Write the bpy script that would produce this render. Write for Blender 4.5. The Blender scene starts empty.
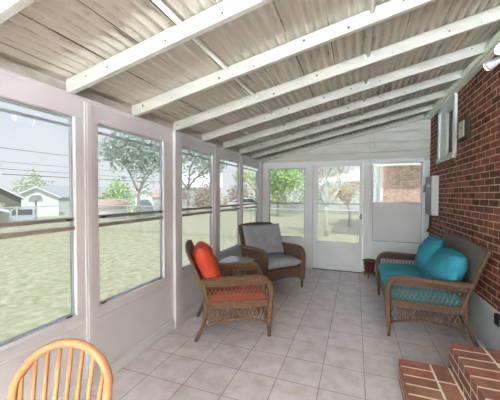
import bpy, bmesh, math, random
from mathutils import Vector, Matrix
random.seed(7)
C = bpy.context.scene.collection
R = math.radians
PI = math.pi

# ------------------------------------------------------------------ materials
def mat(name, col, rough=0.6, col2=None, nscale=8, bump=0.0, bscale=60, stretch=(1,1,1), spec=0.4, metal=0.0, ramp=(0.4,0.62)):
    m = bpy.data.materials.new(name); m.use_nodes = True
    nt = m.node_tree; n = nt.nodes; l = nt.links
    b = n['Principled BSDF']
    b.inputs['Base Color'].default_value = (*col, 1)
    b.inputs['Roughness'].default_value = rough
    b.inputs['Metallic'].default_value = metal
    b.inputs['Specular IOR Level'].default_value = spec
    tc = n.new('ShaderNodeTexCoord'); mp = n.new('ShaderNodeMapping'); mp.inputs['Scale'].default_value = stretch
    l.new(tc.outputs['Object'], mp.inputs['Vector'])
    if col2:
        nz = n.new('ShaderNodeTexNoise'); nz.inputs['Scale'].default_value = nscale; nz.inputs['Detail'].default_value = 6
        l.new(mp.outputs[0], nz.inputs['Vector'])
        r = n.new('ShaderNodeValToRGB'); r.color_ramp.elements[0].color = (*col, 1); r.color_ramp.elements[1].color = (*col2, 1)
        r.color_ramp.elements[0].position, r.color_ramp.elements[1].position = ramp
        l.new(nz.outputs['Fac'], r.inputs[0]); l.new(r.outputs[0], b.inputs['Base Color'])
    if bump:
        nb = n.new('ShaderNodeTexNoise'); nb.inputs['Scale'].default_value = bscale; nb.inputs['Detail'].default_value = 4
        l.new(mp.outputs[0], nb.inputs['Vector'])
        bp = n.new('ShaderNodeBump'); bp.inputs['Strength'].default_value = bump; bp.inputs['Distance'].default_value = 0.01
        l.new(nb.outputs['Fac'], bp.inputs['Height']); l.new(bp.outputs[0], b.inputs['Normal'])
    return m

def weave(name, c1, c2, sc=70):
    m = mat(name, c1, 0.55)
    nt = m.node_tree; n = nt.nodes; l = nt.links; b = n['Principled BSDF']
    tc = [x for x in n if x.type == 'TEX_COORD'][0]
    ws = []
    for d in ('Z', 'DIAGONAL'):
        w = n.new('ShaderNodeTexWave'); w.bands_direction = d; w.inputs['Scale'].default_value = sc/ (1 if d == 'Z' else 2.2)
        w.inputs['Distortion'].default_value = 1.0; w.inputs['Detail'].default_value = 1
        l.new(tc.outputs['Object'], w.inputs['Vector']); ws.append(w)
    mx = n.new('ShaderNodeMath'); mx.operation = 'MULTIPLY'
    l.new(ws[0].outputs['Fac'], mx.inputs[0]); l.new(ws[1].outputs['Fac'], mx.inputs[1])
    nz = n.new('ShaderNodeTexNoise'); nz.inputs['Scale'].default_value = 45; l.new(tc.outputs['Object'], nz.inputs['Vector'])
    ad = n.new('ShaderNodeMath'); ad.operation = 'ADD'; l.new(mx.outputs[0], ad.inputs[0]); l.new(nz.outputs['Fac'], ad.inputs[1])
    r = n.new('ShaderNodeValToRGB'); r.color_ramp.elements[0].color = (*c1, 1); r.color_ramp.elements[1].color = (*c2, 1)
    r.color_ramp.elements[0].position = 0.35; r.color_ramp.elements[1].position = 1.15 if False else 1.0
    l.new(ad.outputs[0], r.inputs[0]); l.new(r.outputs[0], b.inputs['Base Color'])
    bp = n.new('ShaderNodeBump'); bp.inputs['Strength'].default_value = 0.6; bp.inputs['Distance'].default_value = 0.006
    l.new(mx.outputs[0], bp.inputs['Height']); l.new(bp.outputs[0], b.inputs['Normal'])
    return m

def tile_mat():
    m = mat('floor_tile', (0.5,0.45,0.43), 0.38)
    nt = m.node_tree; n = nt.nodes; l = nt.links; b = n['Principled BSDF']
    tc = [x for x in n if x.type == 'TEX_COORD'][0]; mp = [x for x in n if x.type == 'MAPPING'][0]
    mp.inputs['Location'].default_value = (0.2425+0.3254*20, -2.1482+0.3254*20, 0)
    br = n.new('ShaderNodeTexBrick'); br.offset = 0; br.squash = 1
    br.inputs['Scale'].default_value = 1; br.inputs['Brick Width'].default_value = 0.3254; br.inputs['Row Height'].default_value = 0.3254
    br.inputs['Mortar Size'].default_value = 0.0038; br.inputs['Mortar Smooth'].default_value = 0.3
    br.inputs['Color1'].default_value = (0.66,0.62,0.645,1); br.inputs['Color2'].default_value = (0.60,0.575,0.605,1)
    br.inputs['Mortar'].default_value = (0.30,0.235,0.20,1)
    l.new(mp.outputs[0], br.inputs['Vector'])
    nz = n.new('ShaderNodeTexNoise'); nz.inputs['Scale'].default_value = 7; nz.inputs['Detail'].default_value = 12; nz.inputs['Roughness'].default_value = 0.65; nz.inputs['Distortion'].default_value = 0.2
    l.new(tc.outputs['Object'], nz.inputs['Vector'])
    r = n.new('ShaderNodeValToRGB'); r.color_ramp.elements[0].color = (0.87,0.80,0.76,1); r.color_ramp.elements[1].color = (1.08,1.06,1.08,1)
    r.color_ramp.elements[0].position = 0.36; r.color_ramp.elements[1].position = 0.6
    l.new(nz.outputs['Fac'], r.inputs[0])
    mx = n.new('ShaderNodeMixRGB'); mx.blend_type = 'MULTIPLY'; mx.inputs[0].default_value = 1
    l.new(br.outputs['Color'], mx.inputs[1]); l.new(r.outputs[0], mx.inputs[2]); l.new(mx.outputs[0], b.inputs['Base Color'])
    iv = n.new('ShaderNodeMath'); iv.operation = 'SUBTRACT'; iv.inputs[0].default_value = 1; l.new(br.outputs['Fac'], iv.inputs[1])
    bp = n.new('ShaderNodeBump'); bp.inputs['Strength'].default_value = 0.4; bp.inputs['Distance'].default_value = 0.004
    l.new(iv.outputs[0], bp.inputs['Height']); l.new(bp.outputs[0], b.inputs['Normal'])
    return m

def brick_mat(name, c1, c2, mo, axis='YZ', mortar=0.006):
    m = mat(name, c1, 0.8, spec=0.25)
    nt = m.node_tree; n = nt.nodes; l = nt.links; b = n['Principled BSDF']
    tc = [x for x in n if x.type == 'TEX_COORD'][0]
    sp = n.new('ShaderNodeSeparateXYZ'); cb = n.new('ShaderNodeCombineXYZ'); l.new(tc.outputs['Object'], sp.inputs[0])
    if axis == 'YZ':   # walls facing x use y, narrow reveals facing y use x
        ad = n.new('ShaderNodeMath'); ad.operation = 'ADD'; l.new(sp.outputs['X'], ad.inputs[0]); l.new(sp.outputs['Y'], ad.inputs[1])
        l.new(ad.outputs[0], cb.inputs[0])
    else:
        l.new(sp.outputs['X'], cb.inputs[0])
    l.new(sp.outputs['Z'], cb.inputs[1])
    mp = n.new('ShaderNodeMapping'); mp.inputs['Location'].default_value = (10.07, 10.03, 0); l.new(cb.outputs[0], mp.inputs[0])
    br = n.new('ShaderNodeTexBrick'); br.offset = 0.5
    br.inputs['Scale'].default_value = 1; br.inputs['Brick Width'].default_value = 0.213; br.inputs['Row Height'].default_value = 0.0677
    br.inputs['Mortar Size'].default_value = mortar; br.inputs['Mortar Smooth'].default_value = 0.2; br.inputs['Bias'].default_value = 0
    br.inputs['Color1'].default_value = (*c1,1); br.inputs['Color2'].default_value = (*c2,1); br.inputs['Mortar'].default_value = (*mo,1)
    l.new(mp.outputs[0], br.inputs['Vector'])
    nz = n.new('ShaderNodeTexNoise'); nz.inputs['Scale'].default_value = 9; nz.inputs['Detail'].default_value = 8
    l.new(tc.outputs['Object'], nz.inputs['Vector'])
    r = n.new('ShaderNodeValToRGB'); r.color_ramp.elements[0].color = (0.6,0.6,0.6,1); r.color_ramp.elements[1].color = (1.3,1.25,1.2,1)
    r.color_ramp.elements[0].position = 0.35; r.color_ramp.elements[1].position = 0.65
    l.new(nz.outputs['Fac'], r.inputs[0])
    mx = n.new('ShaderNodeMixRGB'); mx.blend_type = 'MULTIPLY'; mx.inputs[0].default_value = 0.7
    l.new(br.outputs['Color'], mx.inputs[1]); l.new(r.outputs[0], mx.inputs[2]); l.new(mx.outputs[0], b.inputs['Base Color'])
    iv = n.new('ShaderNodeMath'); iv.operation = 'SUBTRACT'; iv.inputs[0].default_value = 1; l.new(br.outputs['Fac'], iv.inputs[1])
    bp = n.new('ShaderNodeBump'); bp.inputs['Strength'].default_value = 0.6; bp.inputs['Distance'].default_value = 0.008
    l.new(iv.outputs[0], bp.inputs['Height']); l.new(bp.outputs[0], b.inputs['Normal'])
    return m

def roof_mat():
    m = mat('weathered_roof_sheet', (0.5,0.46,0.4), 0.75)
    nt = m.node_tree; n = nt.nodes; l = nt.links; b = n['Principled BSDF']
    tc = [x for x in n if x.type == 'TEX_COORD'][0]
    def noise(sc, scale, det, rough=0.6):
        mp = n.new('ShaderNodeMapping'); mp.inputs['Scale'].default_value = sc; l.new(tc.outputs['Object'], mp.inputs[0])
        nz = n.new('ShaderNodeTexNoise'); nz.inputs['Scale'].default_value = scale; nz.inputs['Detail'].default_value = det; nz.inputs['Roughness'].default_value = rough
        l.new(mp.outputs[0], nz.inputs['Vector']); return nz.outputs['Fac']
    def math_(op, a, b_):
        q = n.new('ShaderNodeMath'); q.operation = op
        for i, v in enumerate((a, b_)):
            if isinstance(v, (int, float)): q.inputs[i].default_value = v
            else: l.new(v, q.inputs[i])
        return q.outputs[0]
    sp = n.new('ShaderNodeSeparateXYZ'); l.new(tc.outputs['Object'], sp.inputs[0])
    # shade painted into the corrugation grooves, with grime; grime heavier towards the house
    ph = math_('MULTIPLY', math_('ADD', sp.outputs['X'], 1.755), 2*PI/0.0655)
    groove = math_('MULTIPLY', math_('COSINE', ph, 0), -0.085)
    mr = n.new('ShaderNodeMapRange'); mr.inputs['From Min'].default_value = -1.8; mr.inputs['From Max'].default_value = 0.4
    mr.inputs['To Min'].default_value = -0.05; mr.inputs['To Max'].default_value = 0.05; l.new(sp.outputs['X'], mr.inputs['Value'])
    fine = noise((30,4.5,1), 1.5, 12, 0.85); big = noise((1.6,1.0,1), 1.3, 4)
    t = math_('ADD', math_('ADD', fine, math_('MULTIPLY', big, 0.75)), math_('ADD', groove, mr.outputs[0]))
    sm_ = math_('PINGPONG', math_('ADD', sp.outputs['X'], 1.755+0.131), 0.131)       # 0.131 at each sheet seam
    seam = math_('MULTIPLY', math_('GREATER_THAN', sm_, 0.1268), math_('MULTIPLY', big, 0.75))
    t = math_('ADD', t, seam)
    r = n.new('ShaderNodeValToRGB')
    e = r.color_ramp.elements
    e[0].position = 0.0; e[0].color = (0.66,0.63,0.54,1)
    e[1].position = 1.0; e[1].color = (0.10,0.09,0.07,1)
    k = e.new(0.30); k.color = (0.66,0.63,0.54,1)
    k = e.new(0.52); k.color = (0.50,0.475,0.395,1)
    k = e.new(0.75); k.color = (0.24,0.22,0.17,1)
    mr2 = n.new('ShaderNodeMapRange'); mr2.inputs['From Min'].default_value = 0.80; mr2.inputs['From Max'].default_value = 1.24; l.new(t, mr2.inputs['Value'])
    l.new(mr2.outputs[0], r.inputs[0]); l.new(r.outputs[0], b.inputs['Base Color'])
    return m

def glass_mat(name, tint, dust=0.03):
    m = bpy.data.materials.new(name); m.use_nodes = True
    nt = m.node_tree; n = nt.nodes; l = nt.links; n.clear()
    o = n.new('ShaderNodeOutputMaterial'); t = n.new('ShaderNodeBsdfTransparent'); t.inputs[0].default_value = (*tint, 1)
    g = n.new('ShaderNodeBsdfGlossy'); g.inputs['Roughness'].default_value = 0.02; f = n.new('ShaderNodeFresnel'); f.inputs[0].default_value = 1.45
    mx = n.new('ShaderNodeMixShader'); ge = n.new('ShaderNodeNewGeometry'); iv = n.new('ShaderNodeMath'); iv.operation = 'SUBTRACT'; iv.inputs[0].default_value = 1; l.new(ge.outputs['Backfacing'], iv.inputs[1]); ml = n.new('ShaderNodeMath'); ml.operation = 'MULTIPLY'; l.new(iv.outputs[0], ml.inputs[0]); l.new(f.outputs[0], ml.inputs[1]); l.new(ml.outputs[0], mx.inputs[0]); df = n.new('ShaderNodeBsdfTranslucent'); df.inputs[0].default_value = (0.9,0.9,0.9,1); dm = n.new('ShaderNodeMixShader'); dm.inputs[0].default_value = dust; l.new(t.outputs[0], dm.inputs[1]); l.new(df.outputs[0], dm.inputs[2]); t = dm; l.new(t.outputs[0], mx.inputs[1]); l.new(g.outputs[0], mx.inputs[2]); l.new(mx.outputs[0], o.inputs[0])
    return m

def emit_mat(name, col, s):
    m = mat(name, col); b = m.node_tree.nodes['Principled BSDF']
    b.inputs['Emission Color'].default_value = (*col, 1); b.inputs['Emission Strength'].default_value = s
    return m

M = {}
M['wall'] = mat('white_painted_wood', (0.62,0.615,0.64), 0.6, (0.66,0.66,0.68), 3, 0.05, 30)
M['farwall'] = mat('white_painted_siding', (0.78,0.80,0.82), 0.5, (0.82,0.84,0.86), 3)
M['siding'] = mat('aged_cream_siding', (0.54,0.535,0.475), 0.55, (0.61,0.60,0.55), 2.5, stretch=(1,1,6))
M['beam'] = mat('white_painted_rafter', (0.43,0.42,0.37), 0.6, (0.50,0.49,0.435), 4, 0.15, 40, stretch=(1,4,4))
M['ledger'] = mat('pale_green_ledger_paint', (0.68,0.70,0.58), 0.5, (0.74,0.76,0.64), 5)
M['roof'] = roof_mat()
M['tile'] = tile_mat()
M['brick'] = brick_mat('red_house_brick', (0.10,0.032,0.020), (0.25,0.078,0.045), (0.58,0.46,0.36), mortar=0.0048)
M['neigh'] = brick_mat('pale_red_brick', (0.70,0.40,0.33), (0.78,0.50,0.42), (0.80,0.70,0.62), 'XZ', 0.008)
M['foundation'] = mat('white_painted_block', (0.62,0.66,0.72), 0.6, (0.72,0.75,0.79), 5, 0.4, 25)
M['alu'] = mat('grey_aluminium', (0.38,0.41,0.46), 0.4, metal=0.3)
M['rail'] = mat('taupe_aluminium_rail', (0.27,0.245,0.22), 0.4, metal=0.2)
M['dark'] = mat('dark_bronze_metal', (0.05,0.04,0.035), 0.5)
M['black'] = mat('black_rubber', (0.015,0.015,0.015), 0.5)
M['greymetal'] = mat('grey_box_metal', (0.22,0.22,0.22), 0.5)
M['whitebox'] = mat('white_metal', (0.75,0.77,0.78), 0.4)
M['cream'] = mat('cream_plastic', (0.55,0.50,0.36), 0.4)
M['vinyl'] = mat('white_vinyl_trim', (0.68,0.71,0.70), 0.45)
M['panel'] = mat('pale_grey_panel', (0.70,0.695,0.71), 0.5, (0.74,0.735,0.75), 3)
M['glass'] = glass_mat('window_glass', (0.80,0.82,0.83))
M['screen'] = glass_mat('screened_glass', (0.76,0.76,0.755), 0.06)
M['darkglass'] = mat('dark_window_glass', (0.018,0.02,0.022), 0.25, spec=0.15)
M['tabletop'] = mat('bluish_table_glass', (0.22,0.27,0.29), 0.06, spec=0.7)
M['wicker_tan'] = weave('tan_wicker', (0.04,0.020,0.011), (0.24,0.13,0.066))
M['wicker_brown'] = weave('brown_wicker', (0.06,0.032,0.018), (0.20,0.115,0.066))
M['wicker_sofa'] = weave('umber_wicker', (0.032,0.017,0.010), (0.175,0.092,0.052))
M['wicker_grey'] = weave('grey_brown_back_weave', (0.11,0.085,0.07), (0.19,0.155,0.13), 110)
M['red'] = mat('orange_red_fabric', (0.38,0.036,0.016), 0.85, (0.46,0.058,0.024), 6, 0.25, 16)
M['redtop'] = mat('red_cushion_fabric', (0.34,0.045,0.025), 0.85, (0.40,0.065,0.035), 6, 0.2, 16)
M['teal'] = mat('teal_fabric', (0.012,0.165,0.235), 0.8, (0.02,0.215,0.295), 5, 0.3, 12)
M['tealseat'] = mat('teal_seat_fabric', (0.010,0.175,0.235), 0.8, (0.017,0.225,0.29), 4, 0.2, 12)
M['grey'] = mat('grey_cushion_fabric', (0.27,0.28,0.31), 0.9, (0.33,0.34,0.37), 10, 0.2, 20)
M['oak'] = mat('honey_oak', (0.33,0.145,0.058), 0.45, (0.42,0.20,0.088), 7, 0.05, 40, stretch=(1,1,0.25))
M['terracotta'] = mat('oxblood_glazed_pot', (0.05,0.012,0.01), 0.25, (0.085,0.02,0.014), 8)
M['soil'] = mat('dark_soil', (0.05,0.035,0.025), 0.9)
M['lath'] = mat('grey_lath', (0.64,0.62,0.55), 0.6)
M['nail'] = mat('rusty_nail', (0.07,0.055,0.045), 0.6)
BR = [mat('step_brick_a', (0.22,0.07,0.047), 0.8, (0.28,0.10,0.07), 14, 0.3, 40),
      mat('step_brick_b', (0.15,0.058,0.04), 0.8, (0.23,0.09,0.06), 14, 0.3, 40),
      mat('step_brick_c', (0.24,0.11,0.07), 0.8, (0.17,0.075,0.045), 14, 0.3, 40)]
M['mortar'] = mat('pale_mortar', (0.68,0.60,0.50), 0.9, (0.76,0.69,0.60), 20, 0.3, 60)
M['grass'] = mat('lawn_grass', (0.36,0.40,0.21), 0.95, (0.68,0.65,0.47), 7, 0.6, 12, spec=0.1, ramp=(0.30,0.68))
M['leafgreen'] = mat('fresh_green_leaves', (0.38,0.56,0.18), 0.7, (0.52,0.70,0.30), 2)
M['leafdark'] = mat('blue_green_needles', (0.36,0.44,0.39), 0.8, (0.54,0.61,0.54), 2)
M['leafpale'] = mat('pale_green_leaves', (0.50,0.58,0.38), 0.8, (0.62,0.68,0.50), 2)
M['twig'] = mat('tan_twigs', (0.46,0.36,0.30), 0.9, (0.58,0.48,0.40), 3)
M['blossom'] = mat('pale_blossom', (0.72,0.60,0.56), 0.8, (0.80,0.72,0.67), 2)
M['orangeleaf'] = mat('yellow_orange_leaves', (0.52,0.42,0.12), 0.8, (0.55,0.32,0.14), 2)
M['bark'] = mat('grey_brown_bark', (0.32,0.27,0.24), 0.9, (0.42,0.37,0.33), 6)
M['palebark'] = mat('pale_bark', (0.60,0.56,0.53), 0.9, (0.72,0.68,0.64), 6)
M['hwhite'] = mat('white_house_siding', (0.93,0.94,0.95), 0.6)
M['tanhouse'] = mat('tan_siding', (0.56,0.50,0.44), 0.8)
M['hgrey'] = mat('pale_grey_siding', (0.52,0.55,0.56), 0.6)
M['hroof'] = mat('grey_shingles', (0.40,0.41,0.42), 0.9, (0.48,0.49,0.50), 6)
M['olive'] = mat('olive_siding', (0.25,0.245,0.20), 0.8)
M['pinkroof'] = mat('faded_pink_roof', (0.62,0.44,0.38), 0.9)
M['asphalt'] = mat('pale_concrete', (0.62,0.60,0.58), 0.9)
M['galv'] = mat('galvanised_wire', (0.62,0.62,0.62), 0.5)
M['cable'] = mat('black_cable', (0.10,0.10,0.11), 0.6)
M['lamp'] = emit_mat('lit_lamp_face', (1.0,0.93,0.85), 6)

# ------------------------------------------------------------------ helpers
def tag(o, label=None, cat=None, group=None, kind=None):
    if label: o['label'] = label
    if cat: o['category'] = cat
    if group: o['group'] = group
    if kind: o['kind'] = kind
    return o
def thing(name, label, cat, loc=(0,0,0), rz=0, group=None):
    o = bpy.data.objects.new(name, None); C.objects.link(o); o.location = loc; o.rotation_euler = (0,0,rz); o.empty_display_size = 0.1
    return tag(o, label, cat, group)

class MB:
    def __init__(s): s.bm = bmesh.new()
    def hexa(s, p, mi=0):
        v = [s.bm.verts.new(q) for q in p]
        for f in ((0,3,2,1),(4,5,6,7),(0,1,5,4),(1,2,6,5),(2,3,7,6),(3,0,4,7)):
            fc = s.bm.faces.new([v[i] for i in f]); fc.material_index = mi
    def box(s, x0,x1,y0,y1,z0,z1, mi=0):
        s.hexa([(x0,y0,z0),(x1,y0,z0),(x1,y1,z0),(x0,y1,z0),(x0,y0,z1),(x1,y0,z1),(x1,y1,z1),(x0,y1,z1)], mi); return s
    def tube(s, pts, r, seg=8, ry=None, side=None, caps=True, mi=0):
        """pts polyline; r radius or list; ry = second radius along 'side' direction"""
        pts = [Vector(p) for p in pts]; n = len(pts)
        rs = r if isinstance(r, (list,tuple)) else [r]*n
        rings = []
        up = Vector(side) if side else None
        prev = None
        for i, p in enumerate(pts):
            t = (pts[min(i+1,n-1)] - pts[max(i-1,0)]).normalized()
            if up is not None: a = (up - t*up.dot(t)).normalized()
            elif prev is not None: a = (prev - t*prev.dot(t)).normalized()
            else:
                a = t.orthogonal().normalized()
            prev = a; b = t.cross(a)
            k = 1 if ry is None else ry/ (r if not isinstance(r,(list,tuple)) else r[0])
            rings.append([s.bm.verts.new(p + a*math.cos(2*PI*j/seg)*rs[i]*k + b*math.sin(2*PI*j/seg)*rs[i]) for j in range(seg)])
        for i in range(n-1):
            for j in range(seg):
                f = s.bm.faces.new([rings[i][j], rings[i][(j+1)%seg], rings[i+1][(j+1)%seg], rings[i+1][j]]); f.material_index = mi
        if caps:
            s.bm.faces.new(list(reversed(rings[0]))); s.bm.faces.new(rings[-1])
        return s
    def lathe(s, prof, cx=0, cy=0, seg=24):
        rings = [[s.bm.verts.new((cx+r*math.cos(2*PI*j/seg), cy+r*math.sin(2*PI*j/seg), z)) for j in range(seg)] for r, z in prof]
        for i in range(len(rings)-1):
            for j in range(seg): s.bm.faces.new([rings[i][j], rings[i][(j+1)%seg], rings[i+1][(j+1)%seg], rings[i+1][j]])
        s.bm.faces.new(list(reversed(rings[0]))); s.bm.faces.new(rings[-1]); return s
    def grid(s, fn, nu, nv, mi=0):
        v = [[s.bm.verts.new(fn(i/nu, j/nv)) for j in range(nv+1)] for i in range(nu+1)]
        for i in range(nu):
            for j in range(nv):
                f = s.bm.faces.new([v[i][j], v[i+1][j], v[i+1][j+1], v[i][j+1]]); f.material_index = mi
        return s
    def prism(s, poly, axis, a, b):
        """poly: list of 2D points; axis 'x','y','z' extruded from a to b"""
        def P(q, t): return {'x':(t,q[0],q[1]), 'y':(q[0],t,q[1]), 'z':(q[0],q[1],t)}[axis]
        v0 = [s.bm.verts.new(P(q,a)) for q in poly]; v1 = [s.bm.verts.new(P(q,b)) for q in poly]
        s.bm.faces.new(v0); s.bm.faces.new(list(reversed(v1)))
        n = len(poly)
        for i in range(n): s.bm.faces.new([v0[i], v1[i], v1[(i+1)%n], v0[(i+1)%n]])
        return s
    def build(s, name, m, parent=None, smooth=False, bevel=0, mats=None, recalc=True):
        if recalc: bmesh.ops.recalc_face_normals(s.bm, faces=s.bm.faces)
        me = bpy.data.meshes.new(name); s.bm.to_mesh(me); s.bm.free()
        for x in (mats or [m]): me.materials.append(x)
        if smooth:
            for p in me.polygons: p.use_smooth = True
        o = bpy.data.objects.new(name, me); C.objects.link(o)
        if parent: o.parent = parent
        if bevel:
            b = o.modifiers.new('bevel', 'BEVEL'); b.width = bevel; b.segments = 2; b.limit_method = 'ANGLE'
        return o
def struct(mb, name, m, **k):
    o = mb.build(name, m, **k)
    if o.parent is None: o['kind'] = 'structure'
    return o
def curve_pts(keys, n=24):
    """Catmull-Rom through keys"""
    K = [Vector(k) for k in keys]; K = [K[0]*2-K[1]] + K + [K[-1]*2-K[-2]]
    out = []
    segs = len(K)-3
    for i in range(segs):
        p0,p1,p2,p3 = K[i:i+4]
        for j in range(n//segs+1):
            t = j/(n//segs+1)
            out.append(0.5*((2*p1)+(-p0+p2)*t+(2*p0-5*p1+4*p2-p3)*t*t+(-p0+3*p1-3*p2+p3)*t**3))
    out.append(K[-2]); return out

XL, XR, YF, YB = -1.83, 1.19, 5.66, -4.0
S0, SL = 2.224, 0.215            # rafter top plane: z = S0 + SL*(x-XL)
def zr(x): return S0 + SL*(x-XL)

# ------------------------------------------------------------------ floor / lawn
struct(MB().box(XL-0.15, XR+0.05, YB-0.1, YF+0.1, -0.12, 0.0), 'floor', M['tile'])
struct(MB().box(XL-0.13, XR+0.05, YB-0.08, YF+0.08, -0.6, -0.12), 'trim_1', M['foundation'])
def zg(x, y): 
    t = min(max((-x-13)/17,0),1); return -0.32 - 1.0*t*t*(3-2*t)
g = MB(); g.grid(lambda u,v: (-110+190*u, -60+190*v, zg(-110+190*u, 0)), 95, 4)
lawn = struct(g, 'ground', M['grass'], smooth=True); tag(lawn, 'sunlit pale green lawn outside the porch')

# ------------------------------------------------------------------ left wall
w = MB()
w.box(XL-0.12, XL-0.005, YB, YF+0.1, 0, 0.575)             # knee wall
w.box(XL-0.12, XL, YB, YF+0.1, 1.99, 2.13)               # header
w.box(XL-0.12, XL-0.01, YB, 0.62, 0.575, 1.99) if False else None
left_w = [(-3.7,-2.8),(-2.6,-1.7),(-1.50,-0.62),(-0.42,0.42),(0.60,1.445),(1.632,2.425),(2.712,3.49),(3.70,4.465),(4.60,5.415)]
edges = [YB] + [v for a in left_w for v in a] + [YF+0.1]
for i in range(0, len(edges), 2):
    w.box(XL-0.06, XL-0.004, edges[i], edges[i+1], 0.575, 1.99)
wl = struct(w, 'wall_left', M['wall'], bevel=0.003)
def post(y0,y1,d=0.03): MB().box(XL-0.003, XL+d, y0, y1, 0, 2.13).build('post', M['wall'], wl, bevel=0.006)
post(1.51,1.60,0.006); post(1.527,1.575,0.009); post(2.565,2.69,0.035); post(3.53,3.67,0.010); post(4.49,4.58,0.010); post(0.49,0.56); post(5.47,5.62,0.03)
m = MB(); m.box(XL, XL+0.010, YB, YF, 2.108, 2.13); m.box(XL-0.05, XL+0.014, YB, YF, 2.13, 2.138)
m.build('header_moulding', M['wall'], wl, bevel=0.003)
struct(MB().box(XL-0.06, XL-0.012, YB, YF, 2.138, 2.205), 'trim_2', M['beam'])
m = MB()
for i in range(0, len(edges)-2, 2):
    a, b = edges[i+1], edges[i+2]
    m.box(XL-0.005, XL+0.006, a-0.03, b+0.03, 0.50, 0.51)
    m.box(XL-0.03, XL+0.012, a-0.02, b+0.02, 0.572, 0.592)
m.build('sill_moulding', M['wall'], wl, bevel=0.003)
m = MB(); m.box(XL-0.006, XL+0.014, YB, YF, 0, 0.09); m.box(XL-0.006, XL+0.02, YB, YF, 0.0, 0.02); m.box(XL-0.006, XL+0.008, YB, YF, 0.09, 0.105)
struct(m, 'baseboard_left', M['wall'], bevel=0.003)

def left_window(i, a, b, z0=0.592, z1=1.99):
    x = XL-0.045
    f = MB(); t = 0.015
    f.box(x-0.004,x+0.022,a,b,z0,z0+t); f.box(x-0.004,x+0.014,a,b,z1-t*0.5,z1); f.box(x-0.004,x+0.014,a,a+t*0.7,z0,z1); f.box(x-0.004,x+0.014,b-t,b,z0,z1)
    fr = struct(f, 'window_%d'%i, M['alu']); 
    MB().box(x-0.002,x+0.028,a+0.004,b-0.004,1.262,1.288).build('meeting_rail', M['rail'], fr, bevel=0.003)
    MB().box(x+0.004,x+0.036,a+0.006,b-0.006,1.198,1.226).build('lower_rail', M['rail'], fr, bevel=0.003)
    MB().box(x-0.006,x+0.014,a+0.01,b-0.01,1.915,1.932).build('top_rail', M['alu'], fr, bevel=0.002)
    l = MB(); 
    for yy in (a+0.03, b-0.07): l.box(x+0.03,x+0.042,yy,yy+0.04,1.264,1.280)
    for yy in (a+0.03, b-0.07): l.box(x+0.022,x+0.034,yy,yy+0.04,z0+0.002,z0+0.012)
    l.build('latch', M['dark'], fr)
    MB().box(x+0.001,x+0.004,a+0.01,b-0.01,1.27,z1-0.01).build('glass_pane', M['glass'], fr)
    MB().box(x+0.008,x+0.011,a+0.01,b-0.01,z0+0.01,1.27).build('screened_pane', M['screen'], fr)
    return fr
for i, (a, b) in enumerate(left_w): left_window(i+1, a, b)

# ------------------------------------------------------------------ far wall
w = MB(); y0, y1 = YF, YF+0.1
xs = [(XL-0.12,-1.685),(-0.94,-0.785),(0.135,0.29),(1.085,XR+0.05)]
for a, b in xs: w.box(a,b,y0,y1,0,2.06)
w.box(-1.685,-0.94,y0,y1,0,0.585); w.box(-1.685,-0.94,y0,y1,1.985,2.06)
w.box(0.29,1.085,y0,y1,0,0.60); w.box(0.29,1.085,y0,y1,2.035,2.06); w.box(-0.785,0.135,y0,y1,2.055,2.06)
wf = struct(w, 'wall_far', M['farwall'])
# sloped siding boards above the openings
s = MB(); z = 2.06; bh = 0.172
while z < zr(XR):
    zt = min(z+bh-0.005, zr(XR))
    xa = max(XL-0.1, XL+(z-S0)/SL); xb = max(XL-0.1, XL+(zt-S0)/SL)
    poly = [(xa,z),(XR,z),(XR,zt),(xb,zt)] if abs(xa-xb) > 1e-4 or z>=S0 else [(xa,z),(XR,z),(XR,zt),(xa,zt)]
    s.prism(poly, 'y', YF-0.006, YF+0.06)
    z += bh
s.build('siding_boards', M['siding'], wf, bevel=0.002)
MB().prism([(XL-0.1,2.06),(XR,2.06),(XR,zr(XR)),(XL-0.1,zr(XL-0.1))],'y',YF+0.06,YF+0.1).build('siding_backing', M['siding'], wf)
def bat(x0,x1,z0,z1,d=0.018,mm='farwall'): MB().box(x0,x1,YF-0.006-d,YF-0.006,z0,z1).build('batten', M[mm], wf, bevel=0.003)
bat(XL+0.005,1.10,2.045,2.10,0.02)
bat(0.195,0.235,2.10,2.62,0.022,'siding'); bat(-0.90,-0.87,2.10,2.36,0.012,'siding'); bat(0.30,0.312,2.10,2.62,0.006,'siding')
for a,b in ((-1.83,-1.715),(-0.925,-0.865),(0.195,0.275),(1.095,XR-0.002)): bat(a,b,0,2.045,0.012)
m = MB(); m.box(XL+0.12,-0.88,YF-0.016,YF+0.001,0,0.09); m.box(0.21,XR,YF-0.022,YF+0.001,0,0.09); struct(m,'baseboard_far',M['farwall'],bevel=0.003)
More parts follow.
